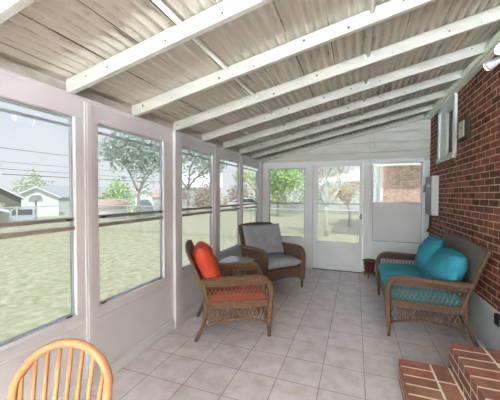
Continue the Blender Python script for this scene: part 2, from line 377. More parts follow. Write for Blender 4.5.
# left pane window
def far_window(i, a, b, z0, z1, zr_, low):
    f = MB(); t = 0.018; y = YF+0.03
    f.box(a,b,y,y+0.03,z0,z0+t*1.3); f.box(a,b,y,y+0.03,z1-t,z1); f.box(a,a+t,y,y+0.03,z0,z1); f.box(b-t,b,y,y+0.03,z0,z1)
    fr = struct(f,'window_%d'%i, M['alu'])
    MB().box(a+0.005,b-0.005,y-0.012,y+0.016,zr_-0.014,zr_+0.014).build('meeting_rail', M['rail' if low else 'alu'], fr, bevel=0.003)
    MB().box(a+0.01,b-0.01,y+0.012,y+0.015,zr_,z1-0.01).build('glass_pane', M['glass'], fr)
    if low: MB().box(a+0.01,b-0.01,y+0.018,y+0.021,z0+0.01,zr_).build('screened_pane', M['screen'], fr)
    else:
        MB().box(a+0.012,b-0.012,y-0.006,y+0.02,z0+0.012,zr_-0.008).build('infill_panel', M['panel'], fr, bevel=0.003)
        q = MB(); q.box(a,b,y-0.012,y-0.004,z0,z0+0.02); q.box(a,a+0.014,y-0.012,y-0.004,z0,zr_); q.box(b-0.014,b,y-0.012,y-0.004,z0,zr_)
        q.build('panel_stop', M['alu'], fr)
    return fr
far_window(8, -1.685,-0.94,0.585,1.985,1.28,True)
far_window(9, 0.29,1.085,0.60,2.035,1.315,False)
# storm door
d = MB(); a, b = -0.775, 0.125; y = YF-0.004
for x0,x1,z0,z1 in ((a,-0.69,0.012,2.05),(0.075,b,0.012,2.05),(-0.69,0.075,1.995,2.05),(-0.69,0.075,0.012,0.555)): d.box(x0,x1,y,y+0.035,z0,z1)
dr = struct(d,'door_1',M['farwall'],bevel=0.004)
MB().box(-0.69,0.075,y-0.004,y+0.02,1.268,1.292).build('meeting_rail', M['alu'], dr, bevel=0.003)
MB().box(-0.69,0.075,y+0.012,y+0.016,1.28,1.995).build('glass_pane', M['glass'], dr)
MB().box(-0.69,0.075,y+0.02,y+0.024,0.555,1.28).build('screened_pane', M['screen'], dr)
q = MB(); q.box(-0.70,-0.685,y-0.006,y,0.55,2.0); q.box(0.07,0.085,y-0.006,y,0.55,2.0); q.box(-0.70,0.085,y-0.006,y,1.99,2.0); q.box(-0.70,0.085,y-0.006,y,0.545,0.56); q.build('glazing_bead', M['farwall'], dr)
q = MB(); q.box(-0.62,0.0,y-0.004,y,0.10,0.112); q.box(-0.62,0.0,y-0.004,y,0.45,0.456); q.build('kick_plate', M['panel'], dr)
q = MB(); q.tube([(0.10,y,1.05),(0.10,y-0.035,1.05),(0.06,y-0.04,1.05)],0.008); q.box(0.085,0.115,y-0.008,y,1.0,1.1); q.build('door_handle', M['greymetal'], dr)
q = MB(); q.box(-0.86,-0.785,YF-0.016,YF+0.04,0,2.06); q.box(0.135,0.20,YF-0.016,YF+0.04,0,2.06); q.box(-0.86,0.20,YF-0.016,YF+0.04,2.055,2.10)
q.build('door_casing', M['farwall'], dr, bevel=0.004)
MB().box(-0.785,0.135,YF-0.03,YF+0.06,0,0.012).build('threshold', M['dark'], dr, bevel=0.002)

# ------------------------------------------------------------------ right brick wall
WY0, WY1, WZ0, WZ1 = 4.34, 5.08, 1.95, 2.76
w = MB(); zt = zr(XR)+0.02
w.box(XR,XR+0.22,YB,WY0,0.43,zt); w.box(XR,XR+0.22,WY1,YF+0.3,0.43,zt); w.box(XR,XR+0.22,WY0,WY1,0.43,WZ0); w.box(XR,XR+0.22,WY0,WY1,WZ1,zt)
wr = struct(w,'wall_right',M['brick'])
q = MB(); yy = WY0-0.03
while yy < WY1+0.02:
    q.box(XR-0.02,XR+0.05,yy,yy+0.058,WZ0-0.09,WZ0-0.005); yy += 0.068
q.build('brick_sill', BR[1], wr, bevel=0.004)
struct(MB().box(XR-0.012,XR+0.22,YB,YF+0.3,-0.3,0.43), 'baseboard_right', M['foundation'], bevel=0.006)
# house window
q = MB(); 
q.box(XR-0.03,XR+0.04,WY0-0.045,WY0+0.03,WZ0-0.01,zt-0.08); q.box(XR-0.03,XR+0.04,WY1-0.06,WY1,WZ0-0.01,zt-0.08)
q.box(XR-0.03,XR+0.04,WY0,WY1,WZ1-0.10,zt-0.08); q.box(XR-0.045,XR+0.04,WY0-0.045,WY1,WZ0-0.02,WZ0+0.03)
hw = struct(q,'window_10',M['vinyl'],bevel=0.004)
q = MB()
q.box(XR-0.005,XR+0.035,4.74,WY1-0.05,WZ0+0.03,WZ1-0.10)
for y0,y1 in ((WY0+0.03,4.74),):
    q.box(XR+0.0,XR+0.035,y0,y0+0.035,WZ0+0.03,WZ1-0.10); q.box(XR+0.0,XR+0.035,y1-0.035,y1,WZ0+0.03,WZ1-0.10)
    q.box(XR,XR+0.035,y0,y1,WZ0+0.03,WZ0+0.08); q.box(XR,XR+0.035,y0,y1,WZ1-0.16,WZ1-0.10)
q.build('window_sash', M['vinyl'], hw, bevel=0.003)
MB().box(XR+0.02,XR+0.03,WY0+0.04,WY1-0.07,WZ0+0.05,WZ1-0.12).build('glass_pane', M['darkglass'], hw)
# ledger + rounded gutter-like edge
m = MB(); m.box(XR-0.055,XR-0.001,YB,YF-0.03,2.74,zt-0.03); m.tube([(XR-0.08,YB,2.785),(XR-0.08,YF-0.03,2.785)],0.034,12)
m.box(XR-0.11,XR-0.05,YB,YF-0.03,2.845,2.875)
struct(m,'trim_3',M['ledger'],bevel=0.003)

# ------------------------------------------------------------------ back wall (behind the camera) with a wide opening
w = MB(); w.box(XL-0.12,-1.6,YB-0.1,YB,0,2.25); w.box(0.95,XR,YB-0.1,YB,0,2.6); w.box(-1.6,0.95,YB-0.1,YB,0,0.6); w.box(-1.6,0.95,YB-0.1,YB,2.1,2.3)
wb = struct(w,'wall_back',M['wall'])
MB().prism([(XL-0.1,2.25),(XR,2.25),(XR,zr(XR)),(XL-0.1,zr(XL-0.1))],'y',YB-0.1,YB-0.04).build('siding_boards', M['siding'], wb)

# ------------------------------------------------------------------ roof: corrugated sheets
def roofz(x):
    base = zr(x)+0.012
    u = (x-(-1.755))/0.262; k = math.floor(u)
    return base - 0.0115*math.cos(2*PI*(x+1.755)/0.0655) + 0.004*(k%2)
rm = MB(); xs = []
x = XL-0.30
while x < XR: xs.append(x); x += 0.0655/8
seams = [-1.755+0.262*k for k in range(12)]
cols = []
ys = [YB-0.2+ (YF+0.5-YB)*j/10 for j in range(11)]
for x in xs:
    z = roofz(x)
    if min(abs(x-s_) for s_ in seams) < 0.0045: z += 0.004
    cols.append([rm.bm.verts.new((x,y,z)) for y in ys])
for i in range(len(cols)-1):
    for j in range(10): rm.bm.faces.new([cols[i][j],cols[i+1][j],cols[i+1][j+1],cols[i][j+1]])
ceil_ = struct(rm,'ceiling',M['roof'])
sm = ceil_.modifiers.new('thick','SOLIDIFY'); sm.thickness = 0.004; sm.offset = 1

# rafters
raf_y = [-2.0,-1.4,-0.80,-0.21,0.20+0.0,0.80,1.405,2.00,2.61,3.22,3.83,4.46,5.05]
raf_y = [-3.87,-3.26,-2.65,-2.05,-1.44,-0.83,-0.22] + [0.80-0.41+0.0] + [0.80,1.405,2.005,2.61,3.22,3.83,4.46,5.05] if False else [-2.05,-1.44,-0.83,-0.41+0.0,0.19,0.80,1.405,2.005,2.61,3.22,3.83,4.46,5.05]
names = {0.80:'nearest camera, crossing the top left corner',1.405:'ending above the first wide window post',2.005:'ending above the middle of the second window',2.61:'ending above the protruding second post',3.22:'rafter ending above the third window, mid ceiling',3.83:'rafter ending above the fourth window',4.46:'rafter ending above the thin post before the corner window',5.05:'last free rafter before the far wall'}
nails = random.Random(3)
for ry in raf_y:
    m = MB(); x0, x1 = XL-0.01, XR-0.056; hgt = 0.096
    zz = lambda x,t: zr(x)-t
    m.hexa([(x0,ry-0.02,zz(x0,hgt)),(x1,ry-0.02,zz(x1,hgt)),(x1,ry+0.02,zz(x1,hgt)),(x0,ry+0.02,zz(x0,hgt)),(x0,ry-0.02,zz(x0,0)),(x1,ry-0.02,zz(x1,0)),(x1,ry+0.02,zz(x1,0)),(x0,ry+0.02,zz(x0,0))])
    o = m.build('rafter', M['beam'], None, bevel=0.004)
    tag(o, 'white painted sloping roof rafter, '+names.get(ry,'out of view behind the camera'), 'beam', 'roof rafters')
    if ry > 0.5:
        for k in range(9):
            xx = XL+0.1+k*0.33+nails.uniform(-0.08,0.08); rr = nails.choice((0.004,0.006,0.009)); zc = zr(xx)-nails.uniform(0.03,0.075)
            MB().tube([(xx,ry-0.0202,zc),(xx,ry-0.0225,zc)],rr,8).build('nail_head', M['nail'], o)
m = MB(); x0,x1 = XL+0.01,XR-0.06
m.hexa([(x0,YF-0.055,zr(x0)-0.10),(x1,YF-0.055,zr(x1)-0.10),(x1,YF-0.01,zr(x1)-0.10),(x0,YF-0.01,zr(x0)-0.10),(x0,YF-0.055,zr(x0)),(x1,YF-0.055,zr(x1)),(x1,YF-0.01,zr(x1)),(x0,YF-0.01,zr(x0))])
rk = struct(m,'trim_4',M['beam'],bevel=0.003)
for k in range(14):
    xx = XL+0.15+k*0.13+nails.uniform(-0.04,0.04); zc = zr(xx)-nails.uniform(0.03,0.08); MB().tube([(xx,YF-0.055,zc),(xx,YF-0.06,zc)],nails.choice((0.006,0.012)),8).build('nail_head', M['nail'], rk)
# lath strips running along the roof
for lx, lab in ((0.085,'thin grey conduit running under the roof sheets nearer the brick wall'),(-0.92,'thin grey conduit running under the roof sheets nearer the windows')):
    y_a = 0.82; q = MB(); q.tube([(lx,y_a,zr(lx)-0.028),(lx,YF-0.06,zr(lx)-0.028)],0.015,8)
    if lx > 0: q = MB(); q.tube([(lx,-2.0,zr(lx)-0.028),(lx,YF-0.06,zr(lx)-0.028)],0.015,8)
    o = q.build('ceiling_conduit', M['lath'], None, smooth=True); tag(o, lab, 'conduit', 'conduits under the roof')
    for ry in raf_y:
        if ry > 0.5: MB().box(lx-0.03,lx+0.03,ry-0.024,ry-0.0205,zr(lx)-0.045,zr(lx)-0.02).build('clip', M['lath'], o)

# ------------------------------------------------------------------ brick steps
st = thing('brick_steps','low red brick steps with pale mortar against the brick wall, bottom right','steps',(0,0,0))
def brick_step(name, x0, x1, ya, yb, z0, z1):
    mo = MB().box(x0+0.003,x1-0.002,ya+0.004,yb-0.003,z0,z1-0.0012)
    o = mo.build(name, M['mortar'], st)
    b = MB(); rnd = random.Random(int(x0*100)); g_ = 0.013
    y = yb; i = 0
    while y-0.092 > ya:                                        # front rowlock header course
        b.box(x0,x0+0.2,y-0.092,y,z1-0.06,z1,rnd.choice((0,0,1,2))); y -= 0.092+g_
    y = yb; xb = x0+0.2+g_; xe = min(x1, xb+0.105)
    while y-0.1 > ya and xb < x1-0.03:
        b.box(xb,xe,max(ya,y-0.198),y,z1-0.06,z1,rnd.choice((0,1,2))); y -= 0.198+g_
    y = yb; xb2 = xe+g_
    while y-0.1 > ya and xb2 < x1-0.03:
        b.box(xb2,x1,y-0.092,y,z1-0.06,z1,rnd.choice((0,1,2))); y -= 0.092+g_
    z = z1-0.06-g_; c = 0
    while z-0.055 > z0-0.03:                                   # riser courses
        y = yb - (0.1 if c%2 else 0)
        zb_ = max(z-0.057, z0)
        b.box(x0+0.001,x0+0.1,yb-0.09,yb-0.001,zb_,z,1) if c%2 else None
        while y-0.06 > ya:
            b.box(x0+0.001,x0+0.1,max(ya,y-0.2),y-0.001,zb_,z,rnd.choice((0,1,2))); y -= 0.2+g_
        x = x0+0.11
        while x+0.05 < x1: b.box(x,min(x+0.2,x1),yb-0.1,yb-0.001,zb_,z,rnd.choice((0,1,2))); x += 0.2+g_
        z -= 0.057+g_; c += 1
    b.build('bricks', None, o, mats=BR, bevel=0.003)
brick_step('lower_step', 0.33, 0.665, 0.6, 2.44, 0, 0.185)
brick_step('upper_step', 0.66, XR-0.014, 0.6, 2.46, 0.0, 0.365)

# ------------------------------------------------------------------ wicker furniture
def lattice(mb, x0, x1, y, zf0, zf1, sp=0.040, r=0.0052, lean=0.5):
    H = zf1(0.5*(x0+x1))-zf0(0.5*(x0+x1))
    n = int((x1-x0+2*H*lean)/sp)+1
    for sgn in (1,-1):
        for i in range(-2, n+2):
            xa = x0 - H*lean + i*sp if sgn == 1 else x0 + i*sp + 0.0
            pts = []
            for k in range(13):
                t = k/12; x = xa + sgn*(t*H*lean*1.0)
                if x < x0 or x > x1: continue
                z = zf0(x) + (zf1(x)-zf0(x))*t
                pts.append((x, y+0.003*sgn, z))
            if len(pts) >= 2: mb.tube([pts[0],pts[-1]], r, 4, caps=False)
def wicker_seat(name, label, cat, loc, rz, W, D, wm, backm, ah=0.60, back_h=0.93, lat=True, group=None, flare=0.03, lean=0.20):
    t = thing(name, label, cat, loc, rz, group)
    f, bk = D/2, -D/2
    for s in (-1, 1):
        y = s*(W/2-0.04)
        # arm, curls over into the front post
        path = curve_pts([(bk+0.085,y,ah-0.035),(bk+0.3,y,ah-0.03),(f-0.2,y,ah-0.022),(f-0.09,y,ah-0.032),(f-0.035,y,ah-0.075),(f-0.015,y,ah-0.15),(f-0.02,y,ah-0.3),(f-0.03,y,0.13)], 42)
        a = MB(); a.tube(path, 0.029, 10, ry=0.05, side=(0,1,0))
        arm = a.build('arm', wm, t, smooth=True)
        # side panel
        p = MB(); xs0, xs1 = bk+0.13, f-0.04
        arch = lambda x: 0.145 + 0.055*math.sin(PI*min(max((x-xs0)/(xs1-xs0),0),1))
        if lat:
            lattice(p, xs0, xs1, y, lambda x: 0.385, lambda x: ah-0.085); p.box(xs0,xs1,y-0.006,y+0.006,ah-0.09,ah-0.03)
            for k in range(4): p.tube([(xs0,y,ah-0.085+0.015*k),(xs1,y,ah-0.085+0.015*k)],0.0085,6)
            lattice(p, xs0, xs1, y, arch, lambda x: 0.315)
            p.box(xs0,xs1,y-0.005,y+0.005,0.312,0.378)
            for zz in (0.315,0.331,0.347,0.363,0.375): p.tube([(xs0,y,zz),(xs1,y,zz)],0.0085,6)
            for xx in (xs0+0.22*(xs1-xs0), xs0+0.5*(xs1-xs0), xs0+0.78*(xs1-xs0)): p.tube([(xx,y,arch(xx)),(xx,y,0.32)],0.005,6)
        else:
            n=14
            for i in range(n):
                xa = xs0+(xs1-xs0)*i/n; xb = xs0+(xs1-xs0)*(i+1)/n
                p.hexa([(xa,y-0.008,arch(xa)),(xb,y-0.008,arch(xb)),(xb,y+0.008,arch(xb)),(xa,y+0.008,arch(xa)),(xa,y-0.008,ah-0.05),(xb,y-0.008,ah-0.05),(xb,y+0.008,ah-0.05),(xa,y+0.008,ah-0.05)])
        pn = p.build('side_panel', wm, t)
        b = MB(); b.tube([(xs0+(xs1-xs0)*i/16,y,arch(xs0+(xs1-xs0)*i/16)) for i in range(17)],0.013,8)
        b.build('side_border', wm, t, smooth=True)
        # legs
        MB().tube([(f-0.03,y,0.15),(f-0.03,y,0.0)],[0.024,0.017],10).build('leg', wm, t, smooth=True)
        MB().tube(curve_pts([(bk+0.10,y,ah-0.04),(bk+0.13,y,0.42),(bk+0.13,y,0.28),(bk+0.10,y,0.15),(bk+0.03,y,0.0)],20),0.019,10).build('leg', wm, t, smooth=True)
    hw = W/2-0.05
    # front apron with arched bottom
    q = MB(); n = 20
    arc = lambda y: 0.13 + 0.07*math.sqrt(max(0,1-(y/hw)**2))
    for i in range(n):
        ya = -hw+2*hw*i/n; yb = -hw+2*hw*(i+1)/n
        q.hexa([(f-0.055,ya,arc(ya)),(f-0.035,ya,arc(ya)),(f-0.035,yb,arc(yb)),(f-0.055,yb,arc(yb)),(f-0.055,ya,0.335),(f-0.035,ya,0.335),(f-0.035,yb,0.335),(f-0.055,yb,0.335)])
    q.tube([(f-0.045,-hw+2*hw*i/n,arc(-hw+2*hw*i/n)) for i in range(n+1)],0.014,8)
    q.build('front_apron', wm, t)
    # seat deck
    MB().box(bk+0.10,f-0.05,-hw,hw,0.305,0.335).build('seat', wm, t)
    q = MB(); q.box(bk+0.10,bk+0.12,-hw,hw,0.17,0.31); q.build('rear_apron', wm, t)
    # backrest: reclined, slightly wrapped and flared
    def bp(u, v, off=0):
        yy = (2*u-1); z = 0.31+(back_h-0.31)*v + 0.03*(1-yy*yy)*v
        x = bk+0.15-lean*v - 0.02*math.sin(PI*v)*0 + 0.035*yy*yy*(1-0.4*v) + off
        return (x, yy*(hw+flare*v), z)
    q = MB(); q.grid(lambda u,v: bp(u,v), 20, 12)
    bo = q.build('backrest', backm, t, smooth=True, recalc=True)
    sd = bo.modifiers.new('s','SOLIDIFY'); sd.thickness = 0.022; sd.offset = 0
    edge = [bp(0,v/10) for v in range(11)] + [bp(u/20,1) for u in range(1,20)] + [bp(1,1-v/10) for v in range(11)]
    MB().tube(edge,0.017,8).build('back_border', wm, t, smooth=True)
    return t

def cushion(name, label, cat, m, w, d, h, loc, rot, group=None, puff=0.25, edge=6, tuft=None, seed=1, wr=0.004, rd=0.0):
    """w along local x, d along local y, h thickness along z"""
    bm = bmesh.new(); N = 22; rnd = random.Random(seed); ph = [rnd.uniform(0,6) for _ in range(6)]
    def prof(u,v):
        a = (1-abs(u)**edge); b = (1-abs(v)**edge)
        return max(0,a)**0.5*max(0,b)**0.5
    top=[];bot=[]
    for sgn, arr in ((1,top),(-1,bot)):
        for i in range(N+1):
            row=[]
            for j in range(N+1):
                u=math.sin((2*i/N-1)*PI/2)*1.0; v=math.sin((2*j/N-1)*PI/2)*1.0
                k = 1-puff*(u*u+v*v)/2
                z = h/2*prof(u,v)*k
                pin = 1-0.04*(abs(u)**2*(1-abs(v)**4)+0)       # sides pull in a little
                pin2= 1-0.04*(abs(v)**2*(1-abs(u)**4))
                z += wr*math.sin(9*u+ph[0]+3*v)*math.cos(7*v+ph[1])*prof(u,v) + wr*0.7*math.sin(17*v+ph[2]+5*u)*prof(u,v)
                if tuft and sgn==1:
                    for (a,b) in tuft: z -= 0.028*math.exp(-(((u-a)*w/2)**2+((v-b)*d/2)**2)/0.0011) + 0.010*math.exp(-(((v-b)*d/2)**2)/0.0005)*math.exp(-(((u-a)*w/2)**2)/0.02)
                row.append(bm.verts.new((u*w/2*pin*math.sqrt(1-rd*v*v*abs(v)), v*d/2*pin2*math.sqrt(1-rd*u*u*abs(u)), sgn*z)))
            arr.append(row)
    for i in range(N):
        for j in range(N):
            bm.faces.new([top[i][j],top[i+1][j],top[i+1][j+1],top[i][j+1]]); bm.faces.new([bot[i][j],bot[i][j+1],bot[i+1][j+1],bot[i+1][j]])
    bmesh.ops.remove_doubles(bm, verts=bm.verts, dist=0.0012)
    bd=[e for e in bm.edges if e.is_boundary]
    if bd:
        try: bmesh.ops.bridge_loops(bm, edges=bd)
        except Exception: pass
    bmesh.ops.recalc_face_normals(bm, faces=bm.faces)
    me = bpy.data.meshes.new(name); bm.to_mesh(me); bm.free(); me.materials.append(m)
    for p in me.polygons: p.use_smooth = True
    o = bpy.data.objects.new(name, me); C.objects.link(o)
    o.location = loc; o.rotation_euler = rot
    tag(o, label, cat, group)
    if tuft:
        for (a,b) in tuft:
            q = MB(); q.lathe([(0.001,h/2-0.034),(0.012,h/2-0.032),(0.012,h/2-0.026),(0.001,h/2-0.022)],a*w/2,b*d/2,10)
            q.build('button', m, o, smooth=True)
    return o
def local(loc, rz, p):
    c, s = math.cos(rz), math.sin(rz); return (loc[0]+c*p[0]-s*p[1], loc[1]+s*p[0]+c*p[1], loc[2]+p[2])
def on(loc, rz, p, tilt):   # cushion rotation: leaned back about the seat's lateral axis
    return (0, tilt, rz)
from mathutils import Euler
def rot_lean(rz, a):
    # local z (thickness) ends pointing forward and a little up; a = recline from vertical
    m_ = Matrix.Rotation(rz,3,'Z') @ Matrix.Rotation(R(90)-a,3,'Y')
    return m_.to_euler()

# red chair
rl, rr = (-1.28, 2.85, 0), R(29)
wicker_seat('wicker_armchair','tan wicker armchair in front of the second window with orange-red seat cushion','armchair',rl,rr,0.66,0.80,M['wicker_tan'],M['wicker_grey'],ah=0.63,back_h=0.90,lean=0.22)
cushion('seat_cushion','flat red seat cushion on the nearer wicker armchair','cushion',M['redtop'],0.62,0.53,0.13,local(rl,rr,(0.04,0,0.40)),(0,0,rr),puff=0.1,edge=10)
cushion('throw_pillow','plump orange-red pillow leaning on the back of the nearer wicker armchair','pillow',M['red'],0.47,0.48,0.20,local(rl,rr,(-0.26,-0.035,0.72)),rot_lean(rr,R(24)),puff=0.2,edge=4,seed=4,wr=0.009,rd=0.2)
# grey chair
gl, gr = (-1.275, 4.39, 0), R(-38)
wicker_seat('wicker_armchair','brown wicker armchair with grey cushions in the far left corner','armchair',gl,gr,0.79,0.78,M['wicker_brown'],M['wicker_brown'],ah=0.645,lat=False,flare=0.0,lean=0.20)
cushion('seat_cushion','thick light grey seat cushion on the corner wicker armchair','cushion',M['grey'],0.66,0.64,0.15,local(gl,gr,(0.06,0,0.41)),(0,0,gr),puff=0.12,edge=10)
cushion('back_cushion','button-tufted light grey back cushion on the corner wicker armchair','cushion',M['grey'],0.52,0.74,0.16,local(gl,gr,(-0.185,0.0,0.705)),rot_lean(gr,R(19)),puff=0.2,edge=7,tuft=[(-0.05,-0.5),(-0.05,0),(-0.05,0.5)])
# sofa
sl, sr = (0.72, 3.865, 0), PI
wicker_seat('wicker_loveseat','brown wicker loveseat with teal cushions along the brick wall','sofa',sl,sr,1.36,0.83,M['wicker_sofa'],M['wicker_grey'],ah=0.63,back_h=0.93,flare=0.06,lean=0.18)
cushion('seat_cushion','teal seat cushion on the near half of the wicker loveseat','cushion',M['tealseat'],0.68,0.605,0.17,local(sl,sr,(0.075,0.305,0.42)),(0,0,sr),puff=0.1,edge=10,seed=5)
cushion('seat_cushion','teal seat cushion on the far half of the wicker loveseat','cushion',M['tealseat'],0.68,0.605,0.17,local(sl,sr,(0.075,-0.305,0.42)),(0,0,sr),puff=0.1,edge=10,seed=6)
cushion('throw_pillow','plump teal pillow at the near end of the loveseat, overlapping the other pillow','pillow',M['teal'],0.45,0.60,0.26,local(sl,sr,(-0.19,0.29,0.675)),(rot_lean(sr+R(6),R(29))),rd=0.30,puff=0.35,edge=2.8,seed=8,wr=0.009)
cushion('throw_pillow','plump teal pillow at the far end of the loveseat beside the door wall','pillow',M['teal'],0.48,0.58,0.25,local(sl,sr,(-0.17,-0.27,0.72)),(rot_lean(sr-R(6),R(24))),rd=0.08,puff=0.35,edge=3.4,seed=9,wr=0.009)

# side table
tl, tr = (-1.50, 3.53, 0), R(-4)
t = thing('side_table','small glass-topped wicker side table between the two armchairs','table',tl,tr)
q = MB(); a = 0.20
for s in ((1,0),(-1,0),(0,1),(0,-1)):
    if s[0]: q.box(s[0]*a-0.02,s[0]*a+0.02,-a,a,0.50,0.56)
    else: q.box(-a,a,s[1]*a-0.02,s[1]*a+0.02,0.50,0.56)
q.build('table_frame', M['wicker_tan'], t, bevel=0.01)
MB().box(-a+0.0,a,-a+0.0,a,0.558,0.566).build('glass_top', M['tabletop'], t, bevel=0.002)
for sx in (-1,1):
    for sy in (-1,1): MB().tube([(sx*(a-0.01),sy*(a-0.01),0.51),(sx*(a+0.0),sy*(a+0.0),0.0)],[0.02,0.016],8).build('leg', M['wicker_tan'], t, smooth=True)
for sy in (-1,1):
    q = MB(); lattice(q,-a+0.02,a-0.02,sy*(a-0.005),lambda x:0.38,lambda x:0.505); q.build('side_lattice', M['wicker_tan'], t)
MB().box(-a+0.01,a-0.01,-a+0.01,a-0.01,0.15,0.17).build('lower_shelf', M['wicker_tan'], t, bevel=0.004)

# plant pot on stand
pl = (0.245, 5.46, 0)
t = thing('pot_stand','low wooden stand under the dark red pot beside the door','stand',pl)
MB().lathe([(0.10,0.055),(0.112,0.06),(0.112,0.075),(0.10,0.08)],0,0,20).build('stand_top', M['wicker_tan'], t)
for k in range(3):
    an = k*2*PI/3+0.4; MB().tube([(0.085*math.cos(an),0.085*math.sin(an),0.06),(0.10*math.cos(an),0.10*math.sin(an),0.0)],[0.016,0.012],8).build('leg', M['wicker_tan'], t)
t = thing('plant_pot','glossy dark red flower pot on the low stand beside the door','pot',(pl[0],pl[1],0.082))
MB().lathe([(0.065,0),(0.075,0.01),(0.092,0.08),(0.100,0.16),(0.100,0.185),(0.112,0.19),(0.114,0.212),(0.102,0.215),(0.098,0.20),(0.09,0.19)],0,0,28).build('pot_body', M['terracotta'], t, smooth=True)
MB().lathe([(0.001,0.188),(0.094,0.188),(0.094,0.1905),(0.001,0.195)],0,0,20).build('potting_soil', M['soil'], t)

# ------------------------------------------------------------------ wall boxes
t = thing('electrical_box','grey and white metal electrical box on the brick wall near the far corner','box',(XR,5.2,1.45))
MB().box(-0.095,-0.001,-0.13,0.26,-0.31,0.30).build('box_body', M['whitebox'], t, bevel=0.004)
MB().box(-0.103,-0.095,-0.125,0.255,-0.305,0.295).build('box_door', M['greymetal'], t, bevel=0.002)
MB().box(-0.106,-0.103,-0.03,0.11,0.13,0.17).build('paper_sticker', M['whitebox'], t)
MB().tube(curve_pts([(-0.05,0.10,-0.31),(-0.05,0.10,-0.38),(-0.055,0.12,-0.50),(-0.08,0.20,-0.60)],10),0.014,8).build('cable', M['black'], t, smooth=True)
t = thing('door_latch_box','small grey metal box with white cover on the far wall post','box',(1.135,YF-0.02,1.52))
MB().box(-0.045,0.02,-0.06,0,-0.02,0.10).build('box_body', M['greymetal'], t, bevel=0.003)
MB().box(-0.02,0.03,-0.055,-0.002,-0.14,-0.03).build('white_cover', M['whitebox'], t, bevel=0.003)
MB().box(-0.01,0.02,-0.04,0,-0.26,-0.225).build('black_clip', M['black'], t)
t = thing('door_chime','brown box with a cream front mounted high on the brick wall','chime',(XR,3.93,2.215))
MB().box(-0.055,-0.001,-0.125,0.125,-0.13,0.12).build('housing', mat('brown_plastic',(0.03,0.02,0.012),0.6), t, bevel=0.006)
MB().box(-0.063,-0.055,-0.085,0.085,-0.10,0.085).build('front_panel', M['cream'], t, bevel=0.003)
MB().tube([(-0.063,0,0.01),(-0.068,0,0.01)],0.014,12).build('button', M['dark'], t)
# flood light
t = thing('floodlight','white twin floodlight fixture high on the brick wall, lit','light',(XR,2.93,2.625))
MB().tube([(0,0,0),(-0.035,0,0)],0.06,20).build('mounting_plate', M['whitebox'], t, smooth=False)
for s in (-1,1):
    q = MB(); c0 = Vector((-0.03,0.03*s,-0.01)); d_ = Vector((-0.55,0.75*s if s>0 else -0.55,-0.22 if s>0 else -0.1)).normalized()
    q.tube([c0, c0+d_*0.06],0.013,8); c1 = c0+d_*0.055; 
    q.tube([c1,c1+d_*0.02,c1+d_*0.06,c1+d_*0.10],[0.02,0.03,0.036,0.046],16)
    h = q.build('lamp_head', M['whitebox'], t, smooth=True)
    MB().tube([c1+d_*0.1001,c1+d_*0.106],0.041,16).build('lamp_lens', M['lamp'], h)
t = thing('outlet_box','small black outlet box on the white foundation strip at the right edge','outlet',(XR-0.012,3.02,0.38))
MB().box(-0.03,0,-0.04,0.04,-0.05,0.045).build('outlet_cover', M['black'], t, bevel=0.004)

# ------------------------------------------------------------------ windsor chair
cz = R(-61)
t = thing('windsor_chair','honey oak chair with a rounded spindle back, bottom left by the window','chair',(-0.925,0.545,0),cz)
q = MB(); N = 28
pr = []
for i in range(N):
    a_ = 2*PI*i/N; r_ = 0.21*(1+0.08*math.cos(a_)); pr.append((0.98*r_*math.cos(a_)+0.0, 1.02*r_*math.sin(a_)))
q.prism(pr,'z',0.43,0.465); q.build('seat', M['oak'], t, smooth=False, bevel=0.012)
rec = math.tan(R(15))
def hoop(th):  # th 0..pi over the bow
    yy = -0.172*math.cos(th)*(1 if abs(math.cos(th))<0.98 else 0.97); zz = 0.68+0.185*math.sin(th); return yy, zz
pts = [(-0.145,0.455),(-0.160,0.56)] + [hoop(PI*k/26) for k in range(27)] + [(0.160,0.56),(0.145,0.455)]
P3 = [(-0.165-rec*(z-0.45), y, z) for y,z in pts]
MB().tube(P3,0.016,10,ry=0.0165,side=(1,0,0.27)).build('back_hoop', M['oak'], t, smooth=True)
ns = 8
for i in range(ns):
    u = (i-(ns-1)/2)/((ns-1)/2); yb_ = 0.125*u; yt = 0.146*u
    th = math.acos(max(-1,min(1,-yt/0.172))); zt_ = 0.68+0.185*math.sin(th)
    zm = 0.5*(0.455+zt_)
    MB().tube([(-0.17-0.01*0,yb_,0.455),(-0.165-rec*(0.15),yb_+(yt-yb_)*0.3,0.60),(-0.165-rec*(zt_-0.45),yt,zt_)],[0.008,0.0105,0.007],8).build('spindle', M['oak'], t, smooth=True)
fe = []
for sx,sy in ((1,1),(1,-1),(-1,1),(-1,-1)):
    p0 = Vector((sx*0.13,sy*0.12,0.44)); p1 = Vector((sx*0.21,sy*0.19,0)); fe.append((p0,p1))
    MB().tube([p0.lerp(p1,k) for k in (0,.15,.3,.45,.5,.6,.8,1)],[0.014,0.018,0.013,0.019,0.014,0.019,0.015,0.012],10).build('leg', M['oak'], t, smooth=True)
for a_,b_ in ((0,2),(1,3)):
    MB().tube([fe[a_][0].lerp(fe[a_][1],.6),fe[b_][0].lerp(fe[b_][1],.6)],0.009,8).build('stretcher', M['oak'], t, smooth=True)
MB().tube([fe[0][0].lerp(fe[2][0],.5).lerp(fe[0][1].lerp(fe[2][1],.5),.6),fe[1][0].lerp(fe[3][0],.5).lerp(fe[1][1].lerp(fe[3][1],.5),.6)],0.009,8).build('stretcher', M['oak'], t, smooth=True)

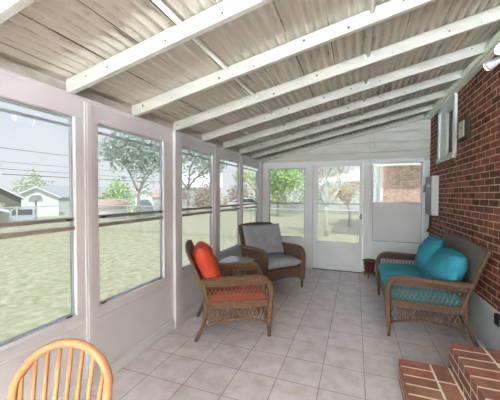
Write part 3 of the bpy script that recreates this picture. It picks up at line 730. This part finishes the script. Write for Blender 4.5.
# ------------------------------------------------------------------ outside
def branch(mb, p, d, L, r, depth, rnd, tips):
    q = p + d*L; mid = p.lerp(q,0.5)+Vector((rnd.uniform(-1,1),rnd.uniform(-1,1),0))*L*0.05
    mb.tube([p,mid,q],[r,r*0.85,r*0.68],6)
    if depth == 0: tips.append(q); return
    tips.append(q)
    for k in range(rnd.choice((2,3))):
        nd = (d + Vector((rnd.uniform(-1,1),rnd.uniform(-1,1),rnd.uniform(-0.25,0.5)))*0.75).normalized()
        branch(mb, q, nd, L*rnd.uniform(0.6,0.8), r*0.62, depth-1, rnd, tips)
def leaves(mb, centers, rad, n, size, rnd, flat=1.0):
    for c in centers:
        for _ in range(n):
            v = Vector((rnd.gauss(0,1),rnd.gauss(0,1),rnd.gauss(0,1)*flat)); v = v.normalized()*rad*rnd.uniform(0.15,1)**0.5
            p = c+v; a = Vector((rnd.uniform(-1,1),rnd.uniform(-1,1),rnd.uniform(-1,1))).normalized(); b = a.orthogonal().normalized(); s_ = size*rnd.uniform(0.6,1.3)
            q = [p-a*s_*0.5, p+b*s_*0.3, p+a*s_*0.5, p-b*s_*0.3]
            mb.bm.faces.new([mb.bm.verts.new(x) for x in q])
def tree(name, label, x, y, H, leafm, barkm, seed, trunk=0.35, spread=0.7, n=22, size=0.22, rad=0.8, depth=4, r=0.14, blobs=None, flat=0.8):
    t = thing(name, label, 'tree', (x,y,zg(x,y)-0.05)); rnd = random.Random(seed)
    tk = MB(); tips = []
    branch(tk, Vector((0,0,0)), Vector((0,0,1)), H*trunk, r, depth, rnd, tips)
    s_ = max(p.z for p in tips)/ (H*0.92)
    tk.build('trunk', barkm, t, smooth=True, recalc=False)
    if n:
        lm = MB(); leaves(lm, [p for p in tips if p.z > H*trunk*0.9], rad, n, size, rnd, flat); lm.build('foliage', leafm, t, recalc=False)
    return t
def bush(name, label, x, y, w, d, h, leafm, seed, size=0.18, n=900):
    t = thing(name, label, 'shrub', (x,y,zg(x,y)-0.02)); rnd = random.Random(seed); m = MB()
    tk = MB()
    for k in range(7):
        a = rnd.uniform(0,2*PI); tk.tube([(0.1*math.cos(a),0.1*math.sin(a),0),(w*0.3*math.cos(a),d*0.3*math.sin(a),h*0.6)],0.02,5)
    tk.build('stems', M['bark'], t)
    for _ in range(n):
        a = rnd.uniform(0,2*PI); b = math.asin(rnd.uniform(0,1)); k = rnd.uniform(0.6,1.03)*(1+0.12*math.sin(5*a+seed)+0.1*math.sin(3*b+a*2))
        p = Vector((w/2*math.cos(a)*math.cos(b)*k, d/2*math.sin(a)*math.cos(b)*k, h*math.sin(b)*k))
        leaves(m, [p], 0.12, 1, size, rnd)
    m.build('foliage', leafm, t, recalc=False); return t
def gable_house(name, label, x, y, rz, w, d, eave, ridge, wallm, roofm, wins=(), over=0.35, cat='house', z=None):
    """gable end faces local -y; w across, d deep"""
    t = thing(name, label, cat, (x,y,zg(x,y) if z is None else z), rz)
    MB().prism([(-w/2,-0.3),(w/2,-0.3),(w/2,eave),(0,ridge),(-w/2,eave)],'y',0,d).build('wall', wallm, t)
    sl = (ridge-eave)/(w/2); th = 0.16; e = over
    q = MB()
    for s_ in (-1,1):
        q.prism([(0,ridge+0.02),(s_*(w/2+e),eave-sl*e+0.02),(s_*(w/2+e),eave-sl*e+0.02+th),(0,ridge+0.02+th)],'y',-e,d+e)
    q.build('roof', roofm, t)
    q = MB()
    for s_ in (-1,1):
        q.prism([(0,ridge-0.06),(s_*(w/2+e),eave-sl*e-0.06),(s_*(w/2+e),eave-sl*e+0.12),(0,ridge+0.12)],'y',-e-0.03,-e)
    q.build('barge_board', M['hwhite'], t)
    for (x0,x1,z0,z1) in wins:
        f = MB().box(x0-0.08,x1+0.08,-0.05,0.02,z0-0.08,z1+0.08).build('window', M['hwhite'], t)
        MB().box(x0,x1,-0.07,-0.04,z0,z1).build('pane', mat('far_pane',(0.35,0.38,0.40),0.3), f)
    return t
# white garage with hoop
gz = math.atan2(23.7,-36.8)+PI/2+PI  # placeholder facing
def face(x,y): return math.atan2(y,x)-PI/2    # local -y points to the porch
gable_house('garage','white gabled garage with small attic window beyond the lawn',-36.8,23.7,face(-36.8,23.7)-0.06,4.5,7,2.45,3.6,M['hwhite'],M['hroof'],wins=[(-0.5,0.5,2.05,2.6)],cat='garage')
gable_house('house','pale grey house with grey roof behind the white garage',-48,32.0,face(-48,32.0)-1.5,7,10,2.3,4.0,M['hgrey'],M['hroof'],wins=[])
gable_house('house','olive house with dark gable roof at the left edge of the first window',-31.5,14.6,face(-31.5,14.6)+0.15,7.5,9,2.4,4.6,M['olive'],M['hroof'])
gable_house('carport','low grey carport roof beside the olive house',-26.6,12.4,face(-26.4,13.2)+0.1,3.8,3.0,1.35,1.95,M['olive'],M['hgrey'],cat='carport')
t = thing('basketball_hoop','basketball hoop on a pole in front of the white garage','basketball hoop',(-29.6,19.0,zg(-29.6,0)),face(-29.6,19.0))
MB().tube([(0,0,0),(0,0,2.2)],0.09,8).build('pole', M['hroof'], t)
MB().prism([(-0.55,2.0),(0.55,2.0),(0.55,2.35),(0.3,2.6),(-0.3,2.6),(-0.55,2.35)],'y',-0.25,-0.2).build('backboard', M['hroof'], t)
MB().tube([(0.22*math.cos(2*PI*k/16),-0.47+0.22*math.sin(2*PI*k/16),2.05) for k in range(17)],0.02,6,caps=False).build('rim', mat('orange_rim',(0.6,0.15,0.05)), t)
def car(label, x, y, rz, m, z=None):
    t = thing('car', label, 'car', (x,y,zg(x,y)), rz)
    b = MB(); b.prism([(-2.2,0.3),(2.2,0.3),(2.25,0.7),(1.3,0.88),(0.7,1.38),(-0.9,1.4),(-1.7,0.95),(-2.2,0.85)],'y',-0.85,0.85); b.build('body', m, t, bevel=0.08)
    b = MB(); b.prism([(1.12,0.93),(0.68,1.30),(-0.85,1.32),(-1.45,0.95)],'y',-0.865,0.865); b.build('side_windows', M['darkglass'], t)
    b = MB(); b.hexa([(1.27,-0.7,0.92),(1.27,0.7,0.92),(0.76,0.66,1.36),(0.76,-0.66,1.36),(1.30,-0.7,0.93),(1.30,0.7,0.93),(0.79,0.66,1.37),(0.79,-0.66,1.37)]); b.build('windshield', M['darkglass'], t)
    for sx in (-1.35,1.35):
        for sy in (-0.87,0.72): MB().tube([(sx,sy,0.32),(sx,sy+0.15,0.32)],0.32,18).build('wheel', M['black'], t)
car('pale grey car parked below the white garage',-27.5,16.6,R(-35),mat('silver_paint',(0.5,0.52,0.55),0.3))
car('white car parked beyond the hedge, seen through the corner window',-11.2,29.6,R(10),M['hwhite'])
# window 2 / 3 backdrop
gable_house('house','white gabled house behind the blue-green tree',-31.2,36.4,face(-31.2,36.4),5.4,5,2.1,3.55,M['hwhite'],M['hgrey'])
gable_house('shed','low shed with a faded pink roof in front of the green bushes',-21.0,18.4,face(-21.0,18.4)-1.45,2.4,2.4,1.0,1.62,M['hwhite'],M['pinkroof'],over=0.1,cat='shed')
t = thing('covered_grill','small grey round-topped tarp-covered heap beside the pink-roofed shed','cover',(-17.7,20.6,zg(-17.7,0)),face(-17.7,20.6))
MB().lathe([(0.85,0),(0.8,0.5),(0.62,1.1),(0.35,1.42),(0.05,1.5)],0,0,16).build('tarp', M['hgrey'], t, smooth=True)
gable_house('house','long white-roofed building above the brown hedge',-21.5,43.5,face(-21.5,43.5)+1.57,6,6,3.5,5.6,M['hgrey'],M['hwhite'],over=0.3)
gable_house('shed','white shed with pinkish roof beyond the third window',-16.8,26.3,face(-16.8,26.3)+1.45,2.6,3.4,1.5,2.2,M['hwhite'],M['pinkroof'],over=0.1,cat='shed')
tree('conifer_tree','large loose blue-green tree filling the second window',-14.6,16.4,8.2,M['leafdark'],M['bark'],11,trunk=0.24,n=30,size=0.24,rad=1.1,depth=5)
tree('conifer_tree','tall blue-green tree at the top of the third window',-14.4,22.5,8.5,M['leafdark'],M['bark'],12,trunk=0.27,n=26,size=0.28,rad=0.9,depth=5)
bush('bush','pale green bush below the blue-green tree',-22.5,22.2,4.4,2.5,3.9,M['leafgreen'],3,n=1500,size=0.26)
tree('leafy_tree','leafy tree at the left edge of the first window',-22.6,11.6,5.6,M['leafpale'],M['bark'],14,trunk=0.3,n=20,size=0.28,depth=3)
bush('bush','rounded pale green treetops behind the garage roof',-60,38,12,6,7.0,M['leafpale'],5,n=1500,size=0.5)
bush('bush','green bush right of the grey house roof',-52,42,6,4,6.4,M['leafgreen'],6,n=900,size=0.4)
for k,(hx,hy) in enumerate(((-22.0,31.0),(-18.0,32.6),(-14.0,34.0),(-10.0,35.2))):
    bush('hedge_shrub',['tan bare hedge shrub under the long white roof','tan bare hedge shrub seen at the right of the third window','tan bare hedge shrub behind the fourth window','tan bare hedge shrub behind the corner window'][k],hx,hy,4.1,2.5,3.3,M['twig'],20+k,n=1500,size=0.3)
tree('leafy_tree','green tree seen through the window nearest the corner',-9.0,26.5,6.2,M['leafgreen'],M['bark'],15,trunk=0.3,n=22,size=0.28,depth=3)
tree('leafy_tree','bright green leafy tree seen through the far left pane',-5.9,22.5,5.2,M['leafgreen'],M['bark'],18,trunk=0.26,n=60,size=0.24,rad=0.75,depth=4,r=0.12)
tree('bare_tree','tan twiggy tree right of the bright green tree',-3.6,24.5,6.0,M['twig'],M['bark'],19,trunk=0.28,n=16,size=0.16,rad=0.7,depth=4)
tree('blossom_tree','pale blossoming tree seen through the door glass',-1.15,12.6,4.8,M['blossom'],M['palebark'],21,trunk=0.27,n=12,size=0.07,rad=0.5,depth=5,r=0.11)
tree('leafy_tree','small yellow-orange tree seen through the door glass',-0.3,16.5,3.4,M['orangeleaf'],M['bark'],25,trunk=0.26,n=18,size=0.13,rad=0.35,depth=4,r=0.07)
gable_house('house','pale house far beyond the door glass',1.2,50,face(1.2,50)+0.2,12,9,2.7,4.6,M['tanhouse'],M['hgrey'],wins=[(-4.5,-3.5,1,2)])
for k,(hx,hy,w_,h_,lb) in enumerate(((-9,41,8,6.5,'large pale treetops far behind the bright green tree'),(-2.5,37,6,6.0,'pale treetops far behind the blossom tree'),(5.5,37,6,6.5,'pale treetops far behind the yellow-orange tree'))):
    bush('bush',lb,hx,hy,w_,4,h_,M['leafpale'],40+k,n=1600,size=0.4)
o = MB().box(-8,9,27.5,27.8,-0.35,0.72).build('garden_wall', M['hgrey']); tag(o,'low grey wall across the far side of the lawn','wall')
# brick neighbour
t = thing('house','pink-red brick house with white eaves close by at right','house',(0,0,-0.32))
MB().box(0.78,9,12.5,20,-0.2,3.05).build('wall', M['neigh'], t)
MB().prism([(0.35,3.05),(9.4,3.05),(9.4,4.4),(4.8,5.3)],'y',12.1,20.3).build('roof', M['hwhite'], t)
MB().box(0.38,9.4,12.05,12.6,2.9,3.06).build('eave', M['hwhite'], t)
MB().box(0.70,1.02,12.46,12.56,-0.2,3.0).build('corner_board', M['hwhite'], t)
MB().tube([(0.86,12.41,2.95),(0.86,12.41,0.0)],0.05,8).build('downspout', M['hgrey'], t)
# fences
def chain_fence(label, p0, p1, h=1.22, sp=0.095):
    p0 = Vector(p0); p1 = Vector(p1); L = (p1-p0).length; d = (p1-p0)/L
    t = thing('chain_link_fence', label, 'fence', p0); 
    q = MB(); n = int(L/sp); hs = h
    for s_ in (1,-1):
        for i in range(-int(hs*0.75/sp), n+int(hs*0.75/sp)):
            a = i*sp; za, zb_ = 0.03, h; xa, xb = (a, a+s_*hs*0.75)
            if s_ == 1 and xa < 0: za = 0.03+(0-xa)/0.75; xa = 0
            if s_ == 1 and xb > L: zb_ = h-(xb-L)/0.75; xb = L
            if s_ == -1 and xa > L: za = 0.03+(xa-L)/0.75; xa = L
            if s_ == -1 and xb < 0: zb_ = h-(0-xb)/0.75; xb = 0
            if za >= zb_: continue
            q.tube([d*xa+Vector((0,0,za)), d*xb+Vector((0,0,zb_))],0.0045,3,caps=False)
    q.build('wire_mesh', M['galv'], t, recalc=False)
    MB().tube([(0,0,h),d*L+Vector((0,0,h))],0.022,6).build('top_rail', M['galv'], t)
    k = 0
    while k <= L: 
        MB().tube([d*k+Vector((0,0,-0.2)), d*k+Vector((0,0,h+0.04))],0.03,6).build('fence_post', M['galv'], t); k += 2.9
chain_fence('chain-link fence crossing the lawn beyond the door', (-13,10.6,-0.32), (8,10.6,-0.32))
chain_fence('chain-link fence along the lawn beyond the left windows', (-13,-4,-0.32), (-13,10.45,-0.32))
# power lines and poles
pz = [(-27,-6,5.0),(-24.0,4.0,4.6)]
for k,(lab,za,zb_) in enumerate((('top power line crossing the first window',5.1,6.2),('second power line below the topmost one',4.05,4.9),('third power line, just above the lowest',3.6,4.1),('lowest and thickest power line crossing the windows',3.2,3.6))):
    q = MB(); P0 = Vector((-27,-12,za)); P1 = Vector((-29.5,48,zb_)); 
    q.tube([P0.lerp(P1,i/20)-Vector((0,0,0.25*math.sin(PI*i/20))) for i in range(21)],(0.022,0.016,0.02,0.032)[k],5)
    o = q.build('power_line', M['cable']); tag(o, 'black overhead '+lab if False else lab[0].upper()*0+'black '+lab, 'cable', 'overhead power lines')
for x,y,lab in ((-27,-12.25,'wooden utility pole left of the first window, outside the frame'),(-29.5,48.25,'slim utility pole carrying the power lines beyond the fourth window')):
    o = MB().tube([(x,y,-1.4),(x,y,6.4)],0.09,8).build('utility_pole', M['bark']); tag(o, lab, 'pole')
# own house volume (shades the porch from the sun)
struct(MB().box(XR+0.22,9,YB-2,YF+0.3,-0.3,2.9),'trim_5',M['foundation'])

# ------------------------------------------------------------------ world, lights, camera
W = bpy.data.worlds.new('World'); bpy.context.scene.world = W; W.use_nodes = True
n = W.node_tree.nodes; l = W.node_tree.links; bg = n['Background']
tc = n.new('ShaderNodeTexCoord'); sp = n.new('ShaderNodeSeparateXYZ'); l.new(tc.outputs['Generated'], sp.inputs[0])
rp = n.new('ShaderNodeValToRGB'); e = rp.color_ramp.elements
e[0].position = 0.0; e[0].color = (1.0,1.0,1.0,1); e[1].position = 1.0; e[1].color = (0.40,0.62,0.95,1)
k = e.new(0.10); k.color = (0.95,0.98,1.0,1); k = e.new(0.28); k.color = (0.76,0.89,1.0,1)
l.new(sp.outputs['Z'], rp.inputs[0])
nz = n.new('ShaderNodeTexNoise'); nz.inputs['Scale'].default_value = 3; nz.inputs['Detail'].default_value = 5; l.new(tc.outputs['Generated'], nz.inputs['Vector'])
cr = n.new('ShaderNodeValToRGB'); cr.color_ramp.elements[0].position = 0.48; cr.color_ramp.elements[1].position = 0.62; l.new(nz.outputs['Fac'], cr.inputs[0])
mx = n.new('ShaderNodeMixRGB'); mx.inputs[2].default_value = (0.96,0.98,1.0,1); l.new(cr.outputs[0], mx.inputs[0]); l.new(rp.outputs[0], mx.inputs[1])
l.new(mx.outputs[0], bg.inputs[0]); bg.inputs[1].default_value = 0.74

def light(name, kind, loc, rot, energy, col=(1,1,1), **k):
    d = bpy.data.lights.new(name, kind); d.energy = energy; d.color = col
    for a, b in k.items(): setattr(d, a, b)
    o = bpy.data.objects.new(name, d); C.objects.link(o); o.location = loc; o.rotation_euler = rot; return o
sun = light('sun','SUN',(0,0,10),(R(24),R(26),0),2.75,(1,0.96,0.9),angle=R(3))
# added unseen fill light at the near end opening, behind the camera
light('rear_fill','AREA',(-0.3,YB+0.02,1.35),(R(90),0,0),45,(0.86,0.97,1.0),shape='RECTANGLE',size=2.5,size_y=1.45)
# two invented uplights behind the camera, added to brighten the room
for i,(x,y) in enumerate(((-0.7,-3.0),(0.45,-2.7))):
    t = thing('fill_lamp',['added white fill uplight behind the camera beside the windows','added white fill uplight near the back wall opening'][i],'lamp',(x,y,0),0)
    MB().lathe([(0.15,0.0),(0.15,0.02),(0.02,0.035)],0,0,20).build('fill_lamp_base', M['whitebox'], t)
    MB().tube([(0,0,0.03),(0,0,1.55)],0.014,10).build('pole', M['whitebox'], t)
    MB().lathe([(0.03,1.54),(0.12,1.60),(0.22,1.68),(0.225,1.70),(0.20,1.685),(0.11,1.62),(0.03,1.57)],0,0,24).build('fill_lamp_shade', M['whitebox'], t, smooth=True)
    light('fill_lamp_light','AREA',(x,y,1.705),(R(180),0,0),(620,800)[i],(0.80,0.92,1.0),shape='DISK',size=0.36)

cam = bpy.data.cameras.new('camera'); co = bpy.data.objects.new('camera', cam); C.objects.link(co)
F = Vector((-0.34740707,0.93737032,-0.0254011)); U = Vector((-0.01193817,0.02266485,0.99967184)); Rt = F.cross(U).normalized(); U = Rt.cross(F).normalized()
m3 = Matrix((Rt, U, -F)).transposed()
co.matrix_world = Matrix.Translation((0,0,1.45)) @ m3.to_4x4()
cam.sensor_width = 36; cam.lens = 284.68*36/500; cam.shift_y = 1.9/500; cam.clip_start = 0.05; cam.clip_end = 300
sc = bpy.context.scene; sc.camera = co
vs = sc.view_settings; vs.view_transform = 'Standard'; vs.look = 'None'; vs.gamma = 1; vs.use_curve_mapping = False; vs.exposure = 0.85
